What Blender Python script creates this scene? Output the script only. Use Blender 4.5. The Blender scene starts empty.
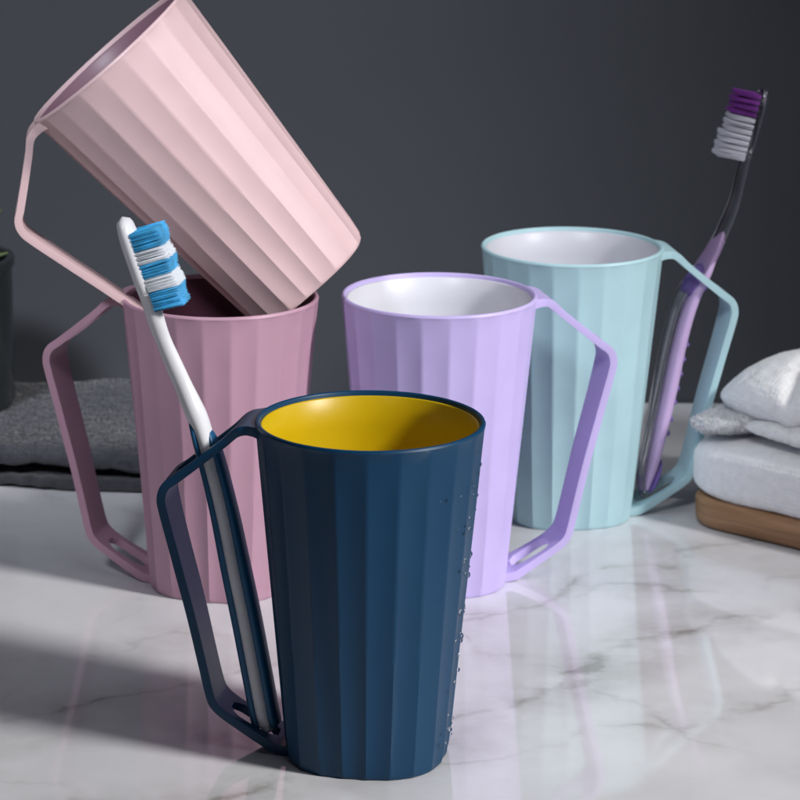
import bpy, bmesh, math, random
from mathutils import Vector, Matrix, noise
R = math.radians
PI = math.pi
random.seed(7)
scene = bpy.context.scene
C = scene.collection

# ------------------------------------------------------------------ materials
def mat(name, col, rough=0.5, **kw):
    m = bpy.data.materials.new(name); m.use_nodes = True
    b = m.node_tree.nodes['Principled BSDF']
    b.inputs['Base Color'].default_value = (*col, 1)
    b.inputs['Roughness'].default_value = rough
    for k, v in kw.items():
        b.inputs[k.replace('_', ' ')].default_value = v
    return m
def nd(m, t, **kw):
    n = m.node_tree.nodes.new(t)
    for k, v in kw.items(): setattr(n, k, v)
    return n
def lk(m, a, b): m.node_tree.links.new(a, b)
def bsdf(m): return m.node_tree.nodes['Principled BSDF']
def grain(m, scale=900, strength=0.12, dist=0.0003, colvar=0.05, col=None, cscale=60, rvar=0.0):
    """fine surface grain as bump, with a faint drift of tone"""
    tc = nd(m, 'ShaderNodeTexCoord')
    n = nd(m, 'ShaderNodeTexNoise'); n.inputs['Scale'].default_value = scale; n.inputs['Detail'].default_value = 4
    lk(m, tc.outputs['Object'], n.inputs['Vector'])
    b = nd(m, 'ShaderNodeBump'); b.inputs['Strength'].default_value = strength; b.inputs['Distance'].default_value = dist
    lk(m, n.outputs['Fac'], b.inputs['Height']); lk(m, b.outputs['Normal'], bsdf(m).inputs['Normal'])
    if colvar and col:
        n2 = nd(m, 'ShaderNodeTexNoise'); n2.inputs['Scale'].default_value = cscale; n2.inputs['Detail'].default_value = 5
        lk(m, tc.outputs['Object'], n2.inputs['Vector'])
        r = nd(m, 'ShaderNodeValToRGB')
        r.color_ramp.elements[0].position = .3; r.color_ramp.elements[1].position = .7
        r.color_ramp.elements[0].color = (*[c*(1-colvar) for c in col], 1)
        r.color_ramp.elements[1].color = (*[min(1, c*(1+colvar)) for c in col], 1)
        lk(m, n2.outputs['Fac'], r.inputs['Fac']); lk(m, r.outputs['Color'], bsdf(m).inputs['Base Color'])
        if rvar:
            mr = nd(m, 'ShaderNodeMapRange')
            ro = bsdf(m).inputs['Roughness'].default_value
            mr.inputs['To Min'].default_value = ro-rvar; mr.inputs['To Max'].default_value = ro+rvar
            lk(m, n2.outputs['Fac'], mr.inputs['Value']); lk(m, mr.outputs[0], bsdf(m).inputs['Roughness'])
    return m
def plastic(name, col, rough=.42):
    m = mat(name, col, rough)
    bsdf(m).inputs['Specular IOR Level'].default_value = .35
    return grain(m, 1500, .10, .0002, .04, col, 45, .05)

M = {}
M['navy'] = plastic('navy_plastic', (.003, .044, .108), .40)
M['yellow'] = plastic('yellow_plastic', (.58, .39, .003), .35)
M['lilac'] = plastic('lilac_plastic', (.55, .46, .81), .42)
M['white_in'] = plastic('white_plastic', (.66, .66, .72), .35)
M['aqua'] = plastic('aqua_plastic', (.455, .68, .73), .42)
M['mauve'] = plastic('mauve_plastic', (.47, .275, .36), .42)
M['mauve_in_shade'] = plastic('mauve_shade_plastic', (.10, .035, .055), .45)  # mauve again, with the shade inside the cup put into the colour
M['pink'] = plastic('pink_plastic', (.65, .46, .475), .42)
M['pink_in'] = plastic('dusky_pink_plastic', (.22, .12, .155), .42)

def marble():
    m = mat('veined_marble', (.6, .6, .62), .13); t = m.node_tree
    tc = nd(m, 'ShaderNodeTexCoord')
    sep = nd(m, 'ShaderNodeSeparateXYZ'); lk(m, tc.outputs['Object'], sep.inputs[0])
    def math_(op, a, b=None, c=None):
        n = nd(m, 'ShaderNodeMath', operation=op)
        for i, v in enumerate((a, b, c)):
            if v is None: continue
            if isinstance(v, (int, float)): n.inputs[i].default_value = v
            else: lk(m, v, n.inputs[i])
        return n.outputs[0]
    def noi(scale, detail=6, rough=.6, off=0):
        n = nd(m, 'ShaderNodeTexNoise'); n.inputs['Scale'].default_value = scale
        n.inputs['Detail'].default_value = detail; n.inputs['Roughness'].default_value = rough
        mp = nd(m, 'ShaderNodeMapping'); mp.inputs['Location'].default_value = (off, off*.7, off*.3)
        lk(m, tc.outputs['Object'], mp.inputs[0]); lk(m, mp.outputs[0], n.inputs['Vector'])
        return n.outputs['Fac']
    warp = noi(13, 6, .52, 3.1); warp2 = noi(60, 5, .6, 8.2)
    w = math_('ADD', math_('MULTIPLY', math_('SUBTRACT', warp, .5), .09), math_('MULTIPLY', math_('SUBTRACT', warp2, .5), .006))
    # veins: (point on it, direction angle in degrees, half width, strength)
    veins = [((.096, 1.105), 44, .0050, .9), ((.125, 1.225), 38, .0040, .7), ((.060, 1.17), 20, .0030, .45),
             ((.086, 1.06), -48, .0032, .45), ((-.13, 1.10), 72, .0022, .25), ((.19, 1.08), 25, .0032, .4), ((-.2, 1.0), -30, .0025, .25)]
    mod = noi(22, 4, .6, 5.5)
    tot = None
    for i, ((px, py), ang, hw, st) in enumerate(veins):
        nx, ny = -math.sin(R(ang)), math.cos(R(ang))
        d = math_('ADD', math_('ADD', math_('MULTIPLY', sep.outputs['X'], nx), math_('MULTIPLY', sep.outputs['Y'], ny)), -(px*nx+py*ny))
        d = math_('ABSOLUTE', math_('ADD', d, w))
        core = math_('MULTIPLY', math_('SUBTRACT', 1, math_('SMOOTH_MIN', math_('DIVIDE', d, hw*.9), 1, .2)), .5)
        halo = math_('MULTIPLY', math_('SUBTRACT', 1, math_('MINIMUM', math_('DIVIDE', d, hw*7), 1)), .5)
        v = math_('MULTIPLY', math_('MAXIMUM', math_('ADD', core, halo), 0), st)
        tot = v if tot is None else math_('MAXIMUM', tot, v)
    mm = nd(m, 'ShaderNodeMapRange'); mm.inputs['From Min'].default_value = .40; mm.inputs['From Max'].default_value = .66
    lk(m, mod, mm.inputs['Value'])
    tot = math_('MINIMUM', math_('MULTIPLY', math_('MULTIPLY', tot, mm.outputs[0]), 1.5), .95)
    cloud = noi(9, 7, .6, 1.7)
    cr = nd(m, 'ShaderNodeValToRGB')
    cr.color_ramp.elements[0].position = .32; cr.color_ramp.elements[0].color = (.64, .64, .665, 1)
    cr.color_ramp.elements[1].position = .62; cr.color_ramp.elements[1].color = (.78, .775, .80, 1)
    lk(m, cloud, cr.inputs['Fac'])
    mx = nd(m, 'ShaderNodeMix', data_type='RGBA')
    lk(m, tot, mx.inputs['Factor']); lk(m, cr.outputs['Color'], mx.inputs['A']); mx.inputs['B'].default_value = (.33, .31, .29, 1)
    lk(m, mx.outputs['Result'], bsdf(m).inputs['Base Color'])
    r2 = nd(m, 'ShaderNodeMapRange'); r2.inputs['To Min'].default_value = .035; r2.inputs['To Max'].default_value = .08
    lk(m, noi(35, 5, .6, 9), r2.inputs['Value']); lk(m, r2.outputs[0], bsdf(m).inputs['Roughness'])
    bsdf(m).inputs['IOR'].default_value = 1.75
    return m
M['marble'] = marble()

def wallmat():
    col = (.041, .044, .052)
    m = mat('slate_grey_wall', col, .75)
    return grain(m, 260, .10, .0006, .06, col, 7)
M['wall'] = wallmat()

def terry(name, col, var=.12):
    m = mat(name, col, .95)
    bsdf(m).inputs['Sheen Weight'].default_value = .25
    bsdf(m).inputs['Sheen Roughness'].default_value = .5
    tc = nd(m, 'ShaderNodeTexCoord')
    v = nd(m, 'ShaderNodeTexVoronoi'); v.inputs['Scale'].default_value = 480; v.inputs['Randomness'].default_value = .35
    n = nd(m, 'ShaderNodeTexNoise'); n.inputs['Scale'].default_value = 240; n.inputs['Detail'].default_value = 5
    lk(m, tc.outputs['Object'], v.inputs['Vector']); lk(m, tc.outputs['Object'], n.inputs['Vector'])
    ad = nd(m, 'ShaderNodeMath', operation='ADD'); lk(m, v.outputs['Distance'], ad.inputs[0]); lk(m, n.outputs['Fac'], ad.inputs[1])
    b = nd(m, 'ShaderNodeBump'); b.inputs['Strength'].default_value = .55; b.inputs['Distance'].default_value = .0009
    lk(m, ad.outputs[0], b.inputs['Height']); lk(m, b.outputs['Normal'], bsdf(m).inputs['Normal'])
    r = nd(m, 'ShaderNodeValToRGB'); r.color_ramp.elements[0].position = .3; r.color_ramp.elements[1].position = .7
    r.color_ramp.elements[0].color = (*[c*(1-var) for c in col], 1); r.color_ramp.elements[1].color = (*[min(1, c*(1+var)) for c in col], 1)
    lk(m, n.outputs['Fac'], r.inputs['Fac']); lk(m, r.outputs['Color'], bsdf(m).inputs['Base Color'])
    return m
M['terry_white'] = terry('white_terry', (.86, .86, .88), .05)
bsdf(M['terry_white']).inputs['Subsurface Weight'].default_value = .5; bsdf(M['terry_white']).inputs['Subsurface Radius'].default_value = (.004, .004, .0045); bsdf(M['terry_white']).inputs['Subsurface Scale'].default_value = 1
M['terry_grey'] = terry('charcoal_terry', (.045, .047, .058), .15)
M['terry_dark'] = terry('charcoal_terry_lower', (.035, .035, .042), .3)  # darker, more varied terry for the lower layer

def wood():
    m = mat('oiled_wood', (.3, .16, .08), .45)
    tc = nd(m, 'ShaderNodeTexCoord'); mp = nd(m, 'ShaderNodeMapping'); mp.inputs['Scale'].default_value = (6, 70, 110)
    n = nd(m, 'ShaderNodeTexNoise'); n.inputs['Scale'].default_value = 2.2; n.inputs['Detail'].default_value = 8; n.inputs['Distortion'].default_value = .6
    lk(m, tc.outputs['Object'], mp.inputs[0]); lk(m, mp.outputs[0], n.inputs['Vector'])
    r = nd(m, 'ShaderNodeValToRGB'); r.color_ramp.elements[0].position = .33; r.color_ramp.elements[1].position = .68
    r.color_ramp.elements[0].color = (.22, .105, .045, 1); r.color_ramp.elements[1].color = (.46, .26, .13, 1)
    lk(m, n.outputs['Fac'], r.inputs['Fac']); lk(m, r.outputs['Color'], bsdf(m).inputs['Base Color'])
    b = nd(m, 'ShaderNodeBump'); b.inputs['Strength'].default_value = .15; b.inputs['Distance'].default_value = .0006
    lk(m, n.outputs['Fac'], b.inputs['Height']); lk(m, b.outputs['Normal'], bsdf(m).inputs['Normal'])
    return m
M['wood'] = wood()
M['brush_white'] = grain(mat('white_brush_plastic', (.80, .80, .84), .25), 800, .05, .0001, .03, (.80, .80, .84))
M['brush_core'] = grain(mat('pearl_grey_plastic', (.60, .60, .65), .35), 900, .2, .0002, .08, (.60, .60, .65))
M['brush_blue'] = grain(mat('blue_brush_rubber', (.004, .085, .20), .45), 900, .2, .0002, .06, (.004, .085, .20))
M['fibre_white'] = grain(mat('white_bristle', (.72, .76, .82), .4), 3000, .05, .0001, .05, (.72, .76, .82))
M['fibre_blue'] = grain(mat('blue_bristle', (.05, .38, .70), .4), 3000, .05, .0001, .3, (.05, .38, .70), 160)
M['clear'] = grain(mat('clear_brush_plastic', (.93, .90, .96), .05, Transmission_Weight=1.0, IOR=1.50), 200, .05, .0002, .02, (.93, .90, .96))
M['rubber_lilac'] = grain(mat('lilac_brush_rubber', (.62, .44, .72), .45), 900, .2, .0002, .06, (.62, .44, .72))
M['rubber_purple'] = grain(mat('violet_brush_rubber', (.20, .12, .42), .4), 900, .2, .0002, .06, (.20, .12, .42))
M['fibre_grey'] = grain(mat('grey_bristle', (.68, .68, .76), .4), 3000, .05, .0001, .06, (.68, .68, .76))
M['fibre_purple'] = grain(mat('purple_bristle', (.22, .03, .32), .4), 3000, .05, .0001, .1, (.22, .03, .32))
M['water'] = grain(mat('water', (1, 1, 1), .02, Transmission_Weight=1.0, IOR=1.33), 400, .05, .0001, .01, (.99, .99, .99))
M['pot'] = grain(mat('smoked_pot_glaze', (.018, .022, .024), .18), 300, .1, .0003, .2, (.018, .022, .024))
M['soil'] = grain(mat('potting_soil', (.03, .024, .018), .95), 500, .9, .002, .4, (.03, .024, .018), 300)
M['leaf'] = grain(mat('succulent_leaf', (.07, .10, .03), .5), 300, .2, .0004, .25, (.07, .10, .03), 120)

# ------------------------------------------------------------------ helpers
def link_mesh(name, bm, m, parent=None, smooth=True, sharp=None):
    bmesh.ops.recalc_face_normals(bm, faces=bm.faces)
    me = bpy.data.meshes.new(name); bm.to_mesh(me); bm.free()
    for p in me.polygons: p.use_smooth = smooth
    if m: me.materials.append(m)
    if smooth and sharp is not None: me.set_sharp_from_angle(angle=R(sharp))
    o = bpy.data.objects.new(name, me); C.objects.link(o)
    if parent: o.parent = parent
    return o
def thing(name, label, cat, loc=(0, 0, 0), rz=0, group=None):
    o = bpy.data.objects.new(name, None); C.objects.link(o); o.empty_display_size = .01
    o.location = loc; o.rotation_euler = (0, 0, rz); o['label'] = label; o['category'] = cat
    if group: o['group'] = group
    return o
def grid_faces(bm, rows, closed_ring=True, closed_loop=False):
    n = len(rows)
    for i in range(n if closed_loop else n-1):
        a, b = rows[i], rows[(i+1) % n]; k = len(a)
        for j in range(k if closed_ring else k-1):
            bm.faces.new((a[j], a[(j+1) % k], b[(j+1) % k], b[j]))
def spline(pts, n):
    """Catmull-Rom through pts -> n samples"""
    P = [Vector(p) for p in pts]; P = [P[0]*2-P[1]] + P + [P[-1]*2-P[-2]]
    out = []; segs = len(P)-3
    for i in range(n):
        u = i/(n-1)*segs; k = min(int(u), segs-1); t = u-k
        a, b, c, d = P[k:k+4]
        out.append(.5*((2*b)+(c-a)*t+(2*a-5*b+4*c-d)*t*t+(3*b-a-3*c+d)*t**3))
    return out
def lerp_tab(tab, t):
    for (t0, v0), (t1, v1) in zip(tab, tab[1:]):
        if t <= t1: 
            u = (t-t0)/(t1-t0) if t1 > t0 else 0; u = max(0, min(1, u)); u = u*u*(3-2*u)
            return v0+(v1-v0)*u
    return tab[-1][1]

# ------------------------------------------------------------------ cup
H, RT, RB = .1227, .040, .0293
NF = 22
def sq(th, k):          # soft four-sided plan near the base
    return 1 + k*(.5 - .5*math.cos(4*th))*.5 - k*.18
def cup_body_bm():
    bm = bmesh.new(); per = 12; n = NF*per
    rows = []
    def ring(z, r, flute, k=0, dz=0):
        row = []
        for j in range(n):
            th = 2*PI*j/n; u = (j % per)/per
            cut = flute*(1-(2*u-1)**2)
            rr = r*sq(th, k)-cut
            row.append(bm.verts.new((rr*math.cos(th), rr*math.sin(th), z)))
        rows.append(row)
    t_in = .0019
    def rad(z): return RB+(RT-RB)*(z/H) + .0010*math.sin(PI*z/H)*0
    # underside centre
    for f in (.05, .5, .86): ring(.0012 if f < .8 else .0, RB*f*.93, 0, .16)
    ring(.0001, RB*.962, .0001, .16); ring(.0006, RB*.982, .0004, .16); ring(.0014, RB*.993, .0006, .16); ring(.0024, RB*.999, .0007, .16)
    for i in range(1, 27):
        z = .0040+(H-.0068-.0040)*i/26
        k = .16*max(0, 1-z/(H*.8))**1.3
        ring(z, rad(z), .00072*min(1, .45+(27-i)*.14), k)
    ring(H-.0024, rad(H-.002), .0003); ring(H-.0018, RT-.0001, .0002); ring(H-.0010, RT, 0); ring(H-.0003, RT-.0003, 0); ring(H, RT-.0009, 0)
    ring(H-.0003, RT-.0016, 0); ring(H-.001, RT-t_in, 0)
    for i in range(1, 9):
        z = H-.002-(H-.006)*i/8; ring(z, rad(z)-t_in-.0006, 0, 0)
    ring(.0035, RB*.6, 0); ring(.0035, RB*.05, 0)
    grid_faces(bm, rows)
    bm.faces.new(rows[0][::-1]); bm.faces.new(rows[-1])
    return bm
def lining_bm():
    bm = bmesh.new(); n = 128; rows = []
    def ring(z, r): rows.append([bm.verts.new((r*math.cos(2*PI*j/n), r*math.sin(2*PI*j/n), z)) for j in range(n)])
    t_in = .0019
    def rad(z): return RB+(RT-RB)*(z/H)-t_in
    zt = H-.0016
    ring(zt-.0006, rad(zt)+.0002); ring(zt, rad(zt)-.0002); ring(zt-.0004, rad(zt)-.0007)
    for i in range(1, 12):
        z = zt-.001-(zt-.012)*i/11; ring(z, rad(z)-.0008)
    ring(.0085, RB-.0045); ring(.0060, RB-.0075); ring(.0052, RB*.5); ring(.005, RB*.05)
    for r_, z in ((.05, .0042), (.5, .0042)): ring(z, RB*r_)
    ring(.0046, RB-.0065); ring(.0075, RB-.0034)
    for i in range(0, 11)[::-1] if False else range(10, -1, -1):
        z = zt-.001-(zt-.012)*(i+.5)/11; ring(z, rad(z)-.0001)
    grid_faces(bm, rows[:18] if False else rows, closed_loop=True)
    return bm
def handle_bm():
    # centre path in (radius, z), from the rim out and back to the foot
    key = [(.0352, H-.0034), (.0392, H-.0030), (.0445, H-.0040), (.0500, H-.0088), (.0585, H-.0158), (.0665, H-.0222), (.0706, H-.0254), (.0722, H-.0295), (.0716, H-.0350),
           (.0675, H-.052), (.0625, H-.072), (.0583, H-.091), (.0556, .0200), (.0536, .0160), (.0495, .0126), (.0430, .0086), (.0365, .0050), (.0310, .0024), (.0240, .0019)]
    n = 150
    P = spline([(a, 0, b) for a, b in key], n)
    S = [0]
    for i in range(1, n): S.append(S[-1]+(P[i]-P[i-1]).length)
    L = S[-1]
    def near(r, z):
        return min(range(n), key=lambda i: (P[i].x-r)**2+(P[i].z-z)**2)
    iA, iB = near(.0455, H-.0050), near(.0672, H-.0243)
    iC, iD = near(.0500, .0130), near(.0330, .0034)
    bm = bmesh.new(); top, bot = [], []
    colz = []
    for i in range(n):
        p = P[i]; t = (P[min(n-1, i+1)]-P[max(0, i-1)]).normalized()
        nr = Vector((-t.z, 0, t.x))     # in-plane normal
        f = S[i]/L
        w = lerp_tab([(0, .0150), (.045, .0116), (.10, .0103), (.25, .0103), (.45, .0090), (.7, .0084), (.82, .0088), (1, .0108)], f)
        th = lerp_tab([(0, .0036), (.1, .0029), (.3, .0031), (.8, .0031), (1, .0036)], f)/2
        # slot half width with rounded ends
        hw = .0
        for a, b, ww in ((iA, iB, .0070), (iC, iD, .0056)):
            if a <= i <= b:
                d = min(S[i]-S[a], S[b]-S[i]); hw = ww*(math.sqrt(max(0, 1-(1-min(1, d/ww))**2)) if d < ww else 1)
        inner = max(hw, .0004 if hw == 0 else .0008)
        vs = [-w, -w+.0011, -(w+inner)/2, -inner, inner, (w+inner)/2, w-.0011, w]
        if hw == 0: vs[3], vs[4] = -w*.3, w*.3
        # grip: inner face slightly dished
        ts, bs = [], []
        for q in vs:
            dish = .0008*(1-(q/w)**2) if .32 < f < .86 else 0
            lim = .0382 if f < .2 else .0268 if f > .9 else 0
            for lst, sg in ((ts, 1), (bs, -1)):
                c = p+nr*th*sg+Vector((0, q, 0))
                if lim: c.x = max(c.x, math.sqrt(lim**2-q*q))
                lst.append(bm.verts.new(c))
        top.append(ts); bot.append(bs)
    def hole(i, j):
        return j == 3 and (iA <= i < iB or iC <= i < iD)
    for i in range(n-1):
        for j in range(7):
            if hole(i, j): continue
            bm.faces.new((top[i][j], top[i+1][j], top[i+1][j+1], top[i][j+1]))
            bm.faces.new((bot[i][j], bot[i][j+1], bot[i+1][j+1], bot[i+1][j]))
            if j == 0 or hole(i, j-1): bm.faces.new((top[i][j], bot[i][j], bot[i+1][j], top[i+1][j]))
            if j == 6 or hole(i, j+1): bm.faces.new((top[i][j+1], top[i+1][j+1], bot[i+1][j+1], bot[i][j+1]))
            if i == 0 or hole(i-1, j): bm.faces.new((top[i][j], top[i][j+1], bot[i][j+1], bot[i][j]))
            if i == n-2 or hole(i+1, j): bm.faces.new((top[i+1][j], bot[i+1][j], bot[i+1][j+1], top[i+1][j+1]))
    bmesh.ops.recalc_face_normals(bm, faces=bm.faces)
    return bm
_proto = {}
def make_cup(name, label, loc, rz, outer, inner):
    t = thing(name, label, 'cup', loc, rz, 'fluted handled bathroom cups')
    if not _proto:
        b = link_mesh('body', cup_body_bm(), None, None, True, 32)
        h = link_mesh('handle', handle_bm(), None, None, True, None)
        md = h.modifiers.new('b', 'BEVEL'); md.width = .0011; md.segments = 4; md.limit_method = 'ANGLE'; md.angle_limit = R(50)
        l = link_mesh('inner_lining', lining_bm(), None, None, True, None)
        _proto.update(b=b, h=h, l=l); parts = (b, h, l)
    else:
        parts = tuple(_proto[k].copy() for k in 'bhl')
        for p in parts: p.data = p.data.copy(); C.objects.link(p)
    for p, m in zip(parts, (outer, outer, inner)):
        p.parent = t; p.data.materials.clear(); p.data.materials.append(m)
    return t
BL, LA, TE, MA = (-.0102, 1.0022), (.0156, 1.1950), (.0749, 1.2910), (-.0734, 1.1888)
blue = make_cup('cup', 'navy blue fluted cup with yellow inside, nearest the camera, water drops on its side', (*BL, 0), R(171), M['navy'], M['yellow'])
lav = make_cup('cup', 'lilac fluted cup with white inside standing between the navy and the aqua cup', (*LA, 0), R(14), M['lilac'], M['white_in'])
teal = make_cup('cup', 'pale aqua fluted cup with white inside beside the white towels', (*TE, 0), R(10), M['aqua'], M['white_in'])
mauve = make_cup('cup', 'upright dusky mauve fluted cup carrying a tilted cup in its mouth', (*MA, 0), R(165), M['mauve'], M['mauve_in_shade'])
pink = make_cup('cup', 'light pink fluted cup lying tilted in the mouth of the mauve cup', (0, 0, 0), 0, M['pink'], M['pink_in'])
# the tilted cup: bottom centre, axis towards its mouth, and the way its handle points
bc = Vector((-.04046, 1.20882, .12121)); rc = Vector((-.12134, 1.2045, .21393))
ax = (rc-bc).normalized()
hd = Vector((-.76, -.12, -.62)); hd = (hd-ax*hd.dot(ax)).normalized()
mt = Matrix((hd, ax.cross(hd), ax)).transposed().to_4x4(); mt.translation = bc
fw = Vector((0, .9652, -.2615))     # settle the cup so that it rests on the rim
mt = Matrix.Translation(Vector((.003, -.0116, .0061))) @ mt     # settled so that it rests on the rim
pink.matrix_world = mt

# ------------------------------------------------------------------ sweeps for the brushes
def sweep_bm(P, ha, hb, off=None, boff=None, seg=20, ex=2.0, bm=None, cap=True):
    """P in the (x, z) plane of the brush; ha in-plane half size, hb across"""
    bm = bm or bmesh.new(); n = len(P); rows = []
    for i, p in enumerate(P):
        f = i/(n-1)
        t = (P[min(n-1, i+1)]-P[max(0, i-1)]).normalized(); nr = Vector((t.z, 0, -t.x))
        a, b = lerp_tab(ha, f), lerp_tab(hb, f)
        e = 1.0
        if cap:
            d = min(f, 1-f)/.018
            if d < 1: e = math.sqrt(max(.0025, 1-(1-d)**2))
        o = lerp_tab(off, f) if off else 0; bo = lerp_tab(boff, f) if boff else 0
        row = []
        for j in range(seg):
            c, s = math.cos(2*PI*j/seg), math.sin(2*PI*j/seg)
            c = math.copysign(abs(c)**(2/ex), c); s = math.copysign(abs(s)**(2/ex), s)
            row.append(bm.verts.new(p+nr*(o+a*e*c)+Vector((0, bo+b*e*s, 0))))
        rows.append(row)
    grid_faces(bm, rows); bm.faces.new(rows[0][::-1]); bm.faces.new(rows[-1])
    return bm
def fibres(bm, base, direction, length, rad, n, spread, rnd, splay=.04):
    t = direction.normalized(); u = t.orthogonal().normalized(); v = t.cross(u)
    for _ in range(n):
        a = rnd.uniform(0, 2*PI); q = spread*math.sqrt(rnd.random())
        o = base+u*q*math.cos(a)+v*q*math.sin(a)
        d = (t+u*rnd.gauss(0, splay)+v*rnd.gauss(0, splay)).normalized(); l = length*rnd.uniform(.94, 1.03)
        r0 = []; r1 = []
        for k in range(5):
            e = u*math.cos(2*PI*k/5)+v*math.sin(2*PI*k/5)
            r0.append(bm.verts.new(o+e*rad)); r1.append(bm.verts.new(o+d*l+e*rad*.7))
        for k in range(5): bm.faces.new((r0[k], r0[(k+1) % 5], r1[(k+1) % 5], r1[k]))
        bm.faces.new(r1)

def brush_path(pts, n=140): return spline([(a, 0, z) for a, z in pts], n)

# blue and white brush, in the frame of the navy cup (x along the handle)
bb = thing('toothbrush', 'white toothbrush with blue grip and striped bristles leaning through the navy cup handle', 'toothbrush', (*BL, 0), R(171))
PB = brush_path([(.0872, .1905), (.0828, .1770), (.0784, .1640), (.0745, .1510), (.0700, .1400), (.0640, .1265), (.0592, .1150), (.0555, .1020), (.0515, .0850), (.0478, .0660), (.0440, .0470), (.0405, .0280), (.0376, .0120), (.0360, .0048)])
ha = [(0, .0028), (.05, .0034), (.12, .0034), (.20, .0030), (.26, .0028), (.34, .0031), (.42, .0036), (.48, .0030), (.6, .0031), (.85, .0031), (1, .0024)]
hb = [(0, .0046), (.04, .0058), (.12, .0060), (.18, .0042), (.24, .0024), (.34, .0030), (.42, .0045), (.5, .0052), (.7, .0056), (.9, .0056), (1, .0046)]
link_mesh('brush_body', sweep_bm(PB, ha, hb), M['brush_white'], bb)
i0, i1 = int(.425*139), int(.985*139)
core = link_mesh('grip_inlay', sweep_bm(PB[i0+5:i1-1], [(0, .0010), (.1, .0026), (1, .0028)], [(0, .0040), (.1, .0059), (.9, .0061), (1, .0054)], ex=2.6), M['brush_core'], bb)
for s, st in ((1, i0+3), (-1, i0-3)):
    link_mesh('grip_pad', sweep_bm(PB[st:i1], [(0, .0006), (.06, .0014), (.2, .0017), (.5, .0022), (1, .0019)], [(0, .0018), (.1, .0046), (.9, .0054), (1, .0050)],
              off=[(0, s*.0019), (.15, s*.0029), (1, s*.0032)], ex=2.3), M['brush_blue'], bb)
rnd = random.Random(3)
bw, bbl = bmesh.new(), bmesh.new()
rows_ = 17
for k in range(rows_):
    q_ = 5+k*20.5/(rows_-1); i = int(q_); p = PB[i].lerp(PB[i+1], q_-i); t = (PB[i+1]-PB[i-1]).normalized(); nr = Vector((t.z, 0, -t.x))
    if nr.x > 0: nr = -nr
    band = [1, 1, 1, 1, 0, 0, 0, 1, 1, 1, 0, 0, 0, 1, 1, 1, 1][k]
    for y in (-.0046, -.0031, -.0015, 0, .0015, .0031, .0046):
        l = .0108+.0004*math.sin(k*1.2)
        mixd = band if rnd.random() < 2 else 1-band
        fibres(bbl if mixd else bw, p+nr*.0018+Vector((0, y, 0)), nr, l, .000095, 54, .00095, rnd, .008)
link_mesh('white_bristles', bw, M['fibre_white'], bb); link_mesh('blue_bristles', bbl, M['fibre_blue'], bb)

# clear and lilac brush, in the frame of the aqua cup
pb = thing('toothbrush', 'clear toothbrush with lilac grip and purple tipped bristles, leaning through the aqua cup handle', 'toothbrush', (*TE, 0), R(10))
PP = brush_path([(.0842, .1905), (.0812, .1770), (.0780, .1640), (.0758, .1540), (.0724, .1390), (.0666, .1240), (.0600, .1105), (.0535, .0960), (.0488, .0780), (.0455, .0600), (.0424, .0430), (.0392, .0260), (.0358, .0120), (.0345, .0062)])
ha = [(0, .0022), (.05, .0029), (.15, .0027), (.2, .0025), (.27, .0026), (.36, .0030), (.44, .0036), (.5, .0026), (.56, .0016), (.85, .0015), (.94, .0020), (1, .0016)]
hb = [(0, .0042), (.04, .0054), (.14, .0056), (.19, .0030), (.27, .0026), (.36, .0034), (.45, .0050), (.6, .0056), (.9, .0052), (1, .0040)]
link_mesh('brush_body', sweep_bm(PP, ha, hb, off=[(0, 0), (.42, 0), (.56, .0050), (.85, .0044), (.97, 0), (1, 0)]), M['clear'], pb)
i0, i1 = int(.37*139), int(.96*139)
link_mesh('grip_inlay', sweep_bm(PP[i0:i1], [(0, .0005), (.07, .0015), (.15, .0022), (.3, .0026), (.6, .0030), (.85, .0026), (1, .0014)], [(0, .0010), (.08, .0036), (.2, .0058), (.8, .0060), (1, .0044)],
          off=[(0, -.0005), (.2, -.0016), (.5, -.0016), (1, -.0010)], ex=2.4), M['rubber_lilac'], pb)
k0 = int(.455*139); 
link_mesh('thumb_pad', sweep_bm(PP[k0:k0+12], [(0, .002), (.5, .0058), (1, .003)], [(0, .002), (.5, .0046), (1, .003)], cap=True), M['rubber_purple'], pb)
for q in range(7):
    i = int((.62+.030*q)*139); p = PP[i]; t = (PP[i+1]-PP[i-1]).normalized(); nr = Vector((t.z, 0, -t.x))
    b = bmesh.new(); bmesh.ops.create_uvsphere(b, u_segments=12, v_segments=8, radius=1)
    for v in b.verts: v.co = p-nr*(.0044+.0014*v.co.x)+t*.0014*v.co.z+Vector((0, .0040*v.co.y, 0))
    link_mesh('grip_nub', b, M['rubber_purple'], pb)
lower = sweep_bm(PP[int(.86*139):int(.97*139)], [(0, .0008), (.4, .0016), (1, .0012)], [(0, .002), (.4, .0058), (1, .004)], off=[(0, -.0050), (.5, -.0040), (1, -.0024)])
link_mesh('lower_pad', lower, M['rubber_purple'], pb)
rnd = random.Random(5)
gw, gp = bmesh.new(), bmesh.new(); rows_ = 12
for k in range(rows_):
    q_ = 3+k*23/(rows_-1); i = int(q_); p = PP[i].lerp(PP[i+1], q_-i); t = (PP[i+1]-PP[i-1]).normalized(); nr = Vector((t.z, 0, -t.x))
    if nr.x > 0: nr = -nr
    for y in (-.0042, -.0021, 0, .0021, .0042):
        fibres(gp if k < 4 else gw, p+nr*.0016+Vector((0, y, 0)), nr, .0108+(.0012 if k > 6 else 0)+.0005*(k % 2), .000095, 62, .00104, rnd, .012)
link_mesh('grey_bristles', gw, M['fibre_grey'], pb); link_mesh('purple_bristles', gp, M['fibre_purple'], pb)

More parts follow.
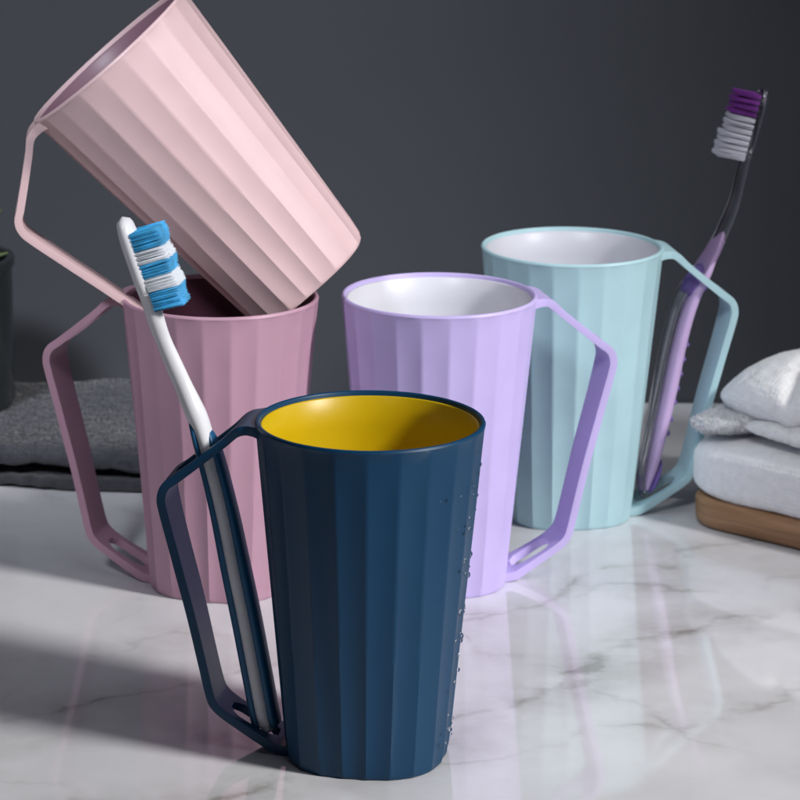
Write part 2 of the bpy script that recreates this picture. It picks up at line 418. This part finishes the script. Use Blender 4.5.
# ------------------------------------------------------------------ water drops on the navy cup
rnd = random.Random(11); bm = bmesh.new()
for q in range(70):
    wa = rnd.choice((-1, -1, 1))
    th = R(min(12, rnd.gauss(-14, 15))); z = rnd.uniform(.006, .116); s = rnd.choice((.0003, .0004, .0005, .0005, .0007, .0009))
    if q == 0: th, z, s = R(-58), .013, .0019
    if q == 1: th, z, s = R(-61), .011, .0013
    r = RB+(RT-RB)*z/H-.0004
    b = bmesh.new(); bmesh.ops.create_icosphere(b, subdivisions=2, radius=s)
    c = Vector((BL[0]+r*math.cos(th), BL[1]+r*math.sin(th), z))
    st = rnd.uniform(1, 1.5)
    vm = {v: bm.verts.new(c+Vector((v.co.x*.85, v.co.y*.85, v.co.z*st*(1.0 if v.co.z > 0 else .85)))) for v in b.verts}
    for f in b.faces: bm.faces.new([vm[v] for v in f.verts])
    b.free()
wd = link_mesh('water_droplets', bm, M['water']); wd['kind'] = 'stuff'
wd['label'] = 'clear water droplets beaded on the right side of the navy cup'; wd['category'] = 'water'

# ------------------------------------------------------------------ table and wall
bm = bmesh.new()
TY = 1.480
bmesh.ops.create_cube(bm, size=1)
for v in bm.verts: v.co = Vector((v.co.x*2.4, .35+(TY-.35)*(v.co.y+.5), -.02+.04*v.co.z))
tb = link_mesh('marble_tabletop', bm, M['marble'], None, False); tb['kind'] = 'structure'
bm = bmesh.new(); bmesh.ops.create_cube(bm, size=1)
for v in bm.verts: v.co = Vector((v.co.x*2.4, TY+.002+.03*(v.co.y+.5), -.04+1.2*(v.co.z+.5)))
wl = link_mesh('back_wall', bm, M['wall'], None, False); wl['kind'] = 'structure'

# ------------------------------------------------------------------ tray and white towels
TA = R(-39.5); TO = Vector((.1245, 1.2765, 0))     # near left corner, long side runs right and towards the camera
tray = thing('wooden_tray', 'brown wooden tray with rounded corners under the white towels', 'tray', TO, TA)
TL, TW, TH = .24, .13, .0135
def rrect(L, W, r, n=10):
    pts = []
    for cx, cy, a0 in ((L-r, r, -90), (L-r, W-r, 0), (r, W-r, 90), (r, r, 180)):
        for k in range(n+1):
            a = R(a0+90*k/n); pts.append((cx+r*math.cos(a), cy+r*math.sin(a)))
    return pts
bm = bmesh.new(); rows = []
pr = rrect(TL, TW, .018)
def inset(pts, d):
    cx, cy = TL/2, TW/2
    return [(cx+(x-cx)*(1-d/(TL/2)), cy+(y-cy)*(1-d/(TW/2))) for x, y in pts]
for z, d in ((0, .003), (.0008, .0012), (.0025, .0003), (.006, 0), (TH-.0016, 0), (TH-.0005, .0005), (TH, .0016), (TH, .004), (TH-.0005, .0048), (TH-.004, .0054), (TH-.0045, .0075), (TH-.0045, .03)):
    rows.append([bm.verts.new((x, y, z)) for x, y in inset(pr, d)])
grid_faces(bm, rows); bm.faces.new(rows[0][::-1]); bm.faces.new(rows[-1])
link_mesh('tray_board', bm, M['wood'], tray, True, 50)

def terry_noise(bm, amp, sc, seed=0, fine=.0004):
    bm.normal_update()
    for v in bm.verts:
        q = v.co*sc+Vector((seed, seed*2, 0))
        d = noise.noise(q)*amp+noise.noise(v.co*sc*5+Vector((seed, 0, 0)))*amp*.25
        d += noise.noise(v.co*900)*fine
        v.co += v.normal*d
def cushion(cx, cy, z0, L, W, T, ex=3.5, ez=2.2, nu=200, nv=90, top=None):
    """rounded soft slab (superellipsoid) in tray coordinates"""
    bm = bmesh.new(); rows = []
    def sp(c, e): return math.copysign(abs(c)**(2/e), c)
    for i in range(1, nv):
        ph = -PI/2+PI*i/nv; row = []
        for j in range(nu):
            th = 2*PI*j/nu
            x = sp(math.cos(ph), ez)*sp(math.cos(th), ex)*L/2; y = sp(math.cos(ph), ez)*sp(math.sin(th), ex)*W/2; z = sp(math.sin(ph), ez)*T/2+T/2
            if top: z = top(x/(L/2), y/(W/2), z/T)
            row.append(bm.verts.new((cx+x, cy+y, z0+z)))
        rows.append(row)
    grid_faces(bm, rows); bm.faces.new(rows[0][::-1]); bm.faces.new(rows[-1])
    return bm
def fuzz(bm_src_obj, name, m, parent, n, length, rad, seed, cond=None):
    """short terry loops standing on the cloth"""
    me = bm_src_obj.data; rnd = random.Random(seed); bm = bmesh.new()
    polys = me.polygons; areas = []; tot = 0
    for p in polys: tot += p.area; areas.append(tot)
    import bisect
    for _ in range(n):
        p = polys[min(len(areas)-1, bisect.bisect_left(areas, rnd.random()*tot))]
        vs = [me.vertices[k].co for k in p.vertices]
        a, b, c = vs[0], vs[1], vs[2]
        u, v = rnd.random(), rnd.random()
        if u+v > 1: u, v = 1-u, 1-v
        if len(vs) > 3 and rnd.random() < .5: b = vs[3]
        q = a+(b-a)*u+(c-a)*v
        if cond and not cond(q, p.normal): continue
        nr = (p.normal+Vector((rnd.gauss(0, .45), rnd.gauss(0, .45), rnd.gauss(0, .45)))).normalized()
        sd = nr.orthogonal().normalized(); sd = (Matrix.Rotation(rnd.uniform(0, 2*PI), 3, nr) @ sd)
        l = length*rnd.uniform(.6, 1.2)
        up = nr.cross(sd)
        q = q-p.normal*.0003
        pts = [q-sd*rad, q+sd*rad, q+nr*l*.8+sd*rad*1.1+up*rad*.6, q+nr*l+up*rad*1.3, q+nr*l*.75-sd*rad*1.0+up*rad*.4]
        vv = [bm.verts.new(x) for x in pts]; bm.faces.new(vv)
    me2 = bpy.data.meshes.new(name); bm.to_mesh(me2); bm.free(); me2.materials.append(m)
    for p in me2.polygons: p.use_smooth = False
    o = bpy.data.objects.new(name, me2); C.objects.link(o); o.parent = parent; o['kind'] = 'stuff'
    return o
TZ = TH-.0002
# lower towel: a thick folded bath towel with plump rolled left end
lt = thing('folded_towel', 'thick white folded towel lying directly on the wooden tray', 'towel', (*TO.xy, TZ), TA, 'white towels on the tray')
def low_top(x, y, f):
    return .0300*max(0, (f-.13)/.87)*(1+.05*x)
bm = cushion(.1165, .0640, 0, .238, .130, 1, 9, 4.6, 300, 90, low_top); terry_noise(bm, .0010, 30, 3, .0002)
o = link_mesh('towel_cloth', bm, M['terry_white'], lt)
fuzz(o, 'terry_pile', M['terry_white'], lt, 50000, .0006, .00011, 1, lambda q, n: q.x < .10)
# upper towel: plump hump, its folded lip in front and a hanging corner on the left
ut = thing('rolled_towel', 'plump white folded face towel heaped on top of the thicker towel', 'towel', (*TO.xy, TZ+.0285), TA, 'white towels on the tray')
def hump(x, y, f):
    s_ = 1-.40*max(0, -x)**2
    return .0375*f*s_
bm = cushion(.058, .050, .0005, .122, .092, 1, 2.6, 2.1, 260, 100, hump)
for v in bm.verts:      # folds running over the heap, and woven border bands
    q = v.co.x-.035+.35*(v.co.y-.05)
    if v.co.z > .006:
        v.co.z -= .0035*math.exp(-(q/.0035)**2)
        q2 = v.co.x-.050+.3*(v.co.y-.05)
        if abs(q2) < .008: v.co.z -= .0007*(.5+.5*math.cos(q2*2*PI/.0032))
terry_noise(bm, .0018, 34, 9, .0002)
o = link_mesh('towel_cloth', bm, M['terry_white'], ut)
fuzz(o, 'terry_pile', M['terry_white'], ut, 34000, .0006, .00011, 2, lambda q, n: q.x < .11)
bm = cushion(.099, .0185, .0000, .152, .032, 1, 4, 2.0, 240, 60, lambda x, y, f: .0130*f); terry_noise(bm, .0010, 40, 5)
o = link_mesh('folded_lip', bm, M['terry_white'], ut)
fuzz(o, 'terry_pile', M['terry_white'], ut, 16000, .0008, .0002, 4, lambda q, n: q.x < .11)
bm = cushion(.0150, .030, .0000, .040, .054, 1, 2.4, 2.0, 120, 50, lambda x, y, f: (.011+.007*x)*f); terry_noise(bm, .0020, 55, 6)
o = link_mesh('hanging_corner', bm, M['terry_white'], ut)
fuzz(o, 'terry_pile', M['terry_white'], ut, 9000, .0022, .00022, 6)

# ------------------------------------------------------------------ charcoal towel on the left
gt = thing('folded_towel', 'charcoal terry towel folded flat behind the mauve cup', 'towel', (-.20, 1.40, 0), 0)
def sheet_bm(z0, T, front, seed, x0=-.20, x1=.155, rise=.012):
    bm = bmesh.new(); nx, ny = 220, 110; prof = 14
    top, bot = [], []
    y1 = .030
    def zz(x, y):
        f = (y+.10)/.19
        return z0+rise*f+.0050*noise.noise(Vector((x*18, y*22, seed)))+.0020*noise.noise(Vector((x*45, y*45, seed+4)))+.0008*noise.noise(Vector((x*230, y*230, seed)))
    for i in range(nx+1):
        x = x0+(x1-x0)*i/nx
        yf = front+.010*math.sin(x*22+seed)*.6+.006*noise.noise(Vector((x*25, seed, 0)))+.055*max(0, x+.02)**1.0*.6
        ring = []
        for j in range(ny+1):
            y = yf+(y1-yf)*j/ny; ring.append(Vector((x, y, max(zz(x, y), .0006)+T)))
        # rounded front, then underside
        fr = []
        for k in range(1, prof):
            a = PI/2+PI*k/prof
            fr.append(Vector((x, yf+T/2*math.cos(a)*1.2, max(zz(x, yf), .0006)+T/2+T/2*math.sin(a))))
        un = [Vector((x, yf+(y1-yf)*j/20, max(zz(x, yf+(y1-yf)*j/20), .0006))) for j in range(21)]
        top.append([bm.verts.new(q) for q in ring[::-1]+fr+un])
    grid_faces(bm, top, closed_ring=True)
    bm.faces.new(top[0][::-1]); bm.faces.new(top[-1])
    return bm
o = link_mesh('lower_layer', sheet_bm(.0012, .0052, -.0865, 1.5, rise=.001), M['terry_dark'], gt)
o = link_mesh('upper_layer', sheet_bm(.0090, .0100, -.0835, 2.2, rise=.004), M['terry_grey'], gt)
fuzz(o, 'terry_pile', M['terry_grey'], gt, 110000, .0011, .00014, 8, lambda q, n: n.z > -.2)

# ------------------------------------------------------------------ planter at the left edge
pt = thing('plant_pot', 'dark glazed pot with a small green succulent at the left edge', 'plant', (-.2178, 1.388, .0205), 0)
bm = bmesh.new(); rows = []; n = 64; PR = .0335; PH = .073
for r, z in ((.02, .0), (.86, .0), (.96, .0012), (1, .004), (1.0, PH*.5), (1.0, PH-.005), (1.035, PH-.004), (1.04, PH-.001), (1.03, PH), (.94, PH), (.92, PH-.001), (.92, PH-.010), (.92, .01), (.02, .008)):
    rows.append([bm.verts.new((PR*r*math.cos(2*PI*j/n), PR*r*math.sin(2*PI*j/n), z)) for j in range(n)])
grid_faces(bm, rows); bm.faces.new(rows[0][::-1]); bm.faces.new(rows[-1])
link_mesh('pot', bm, M['pot'], pt, True, 40)
bm = bmesh.new(); bmesh.ops.create_cone(bm, cap_ends=True, segments=48, radius1=PR*.9, radius2=PR*.9, depth=.004)
for v in bm.verts: v.co.z += PH-.008+.001*noise.noise(v.co*200)
link_mesh('soil', bm, M['soil'], pt)
rnd = random.Random(4)
for q in range(16):
    a = 2*PI*q/16*2.4+rnd.uniform(-.2, .2) if q else 0.0; el = R(20+q*3.6); ln = rnd.uniform(.024, .032)*(1-.012*q)
    if q == 0: a, el, ln = -.3, R(10), .036
    if q == 1: a, el, ln = -.25, R(38), .043
    bm = bmesh.new(); rows = []
    for i in range(13):
        f = i/12; w = .0050*math.sin(PI*min(1, f*.86+.10))**.8+.0002; th = w*.42
        cu = el+(.08 if q < 2 else .5)*f; r = ln*f*math.cos(cu); z = ln*f*math.sin(cu)
        row = []
        for j in range(10):
            c, s = math.cos(2*PI*j/10), math.sin(2*PI*j/10)
            row.append(bm.verts.new((r*math.cos(a)-w*c*math.sin(a), r*math.sin(a)+w*c*math.cos(a), PH-.005+z+th*s)))
        rows.append(row)
    grid_faces(bm, rows); bm.faces.new(rows[0][::-1]); bm.faces.new(rows[-1])
    link_mesh('leaf', bm, M['leaf'], pt)

# ------------------------------------------------------------------ lights (key lamp, overhead soft fill and added fills)
def aim(o, p, q):
    o.location = p; o.rotation_euler = (Vector(q)-Vector(p)).to_track_quat('-Z', 'Y').to_euler()
def spot(name, p, q, watts, cone, blend, size, col=(1, 1, 1)):
    l = bpy.data.lights.new(name, 'SPOT'); l.energy = watts; l.spot_size = R(cone); l.spot_blend = blend; l.shadow_soft_size = size; l.color = col
    o = bpy.data.objects.new(name, l); C.objects.link(o); aim(o, p, q); return o
KT = Vector((.045, 1.045, .075))
kdir = Vector((.875*math.cos(R(35)), -.485*math.cos(R(35)), math.sin(R(35)))).normalized()
spot('key_lamp', KT+kdir*2.2, KT, 225, 2*math.degrees(math.atan(.32/2.2)), .35, .17, (1, .985, .97))
spot('added_wall_fill', (-.55, .2, 1.3), (-.105, 1.50, .13), 400, 12.8, 1.0, .25, (.88, .92, 1))  # unseen spot added to give the wall its soft gradient
spot('added_towel_fill', (-.05, .35, .95), (.17, 1.27, .04), 16, 8.5, .9, .06, (1, .99, .98))  # narrow unseen spot added only to brighten the towel stack
def area(name, p, q, watts, sx, sy, col=(1, 1, 1)):
    l = bpy.data.lights.new(name, 'AREA'); l.energy = watts; l.shape = 'RECTANGLE'; l.size = sx; l.size_y = sy; l.color = col
    o = bpy.data.objects.new(name, l); C.objects.link(o); aim(o, p, q); return o
area('added_rim_light', (.75, 1.30, .55), (.0, 1.2, .1), .5, .10, .5)  # unseen strip light added for bright edges on clear brush and cups
area('top_softbox', (.30, .70, 1.35), (.05, 1.15, 0), 2.5, .8, .8, (.9, .94, 1))

w = bpy.data.worlds.new('World'); scene.world = w; w.use_nodes = True
bg = w.node_tree.nodes['Background']; bg.inputs[0].default_value = (.30, .33, .42, 1); bg.inputs[1].default_value = .09

# ------------------------------------------------------------------ camera
cd = bpy.data.cameras.new('camera'); cam = bpy.data.objects.new('camera', cd); C.objects.link(cam)
RV = Vector((.99995285, .00253954, .00937248)); UV = Vector((-.00971044, .26151497, .96515057)); FV = Vector((0, .96519608, -.2615273))
mw = Matrix((RV, UV, -FV)).transposed().to_4x4(); mw.translation = Vector((0, 0, .4013)); cam.matrix_world = mw
cd.sensor_width = 36; cd.lens = 3006.3/800*36; cd.clip_start = .05; cd.clip_end = 50
cd.dof.use_dof = True; cd.dof.focus_distance = 1.08; cd.dof.aperture_fstop = 32
scene.camera = cam
vs = scene.view_settings; vs.view_transform = 'Standard'; vs.look = 'None'; vs.exposure = 0; vs.gamma = 1
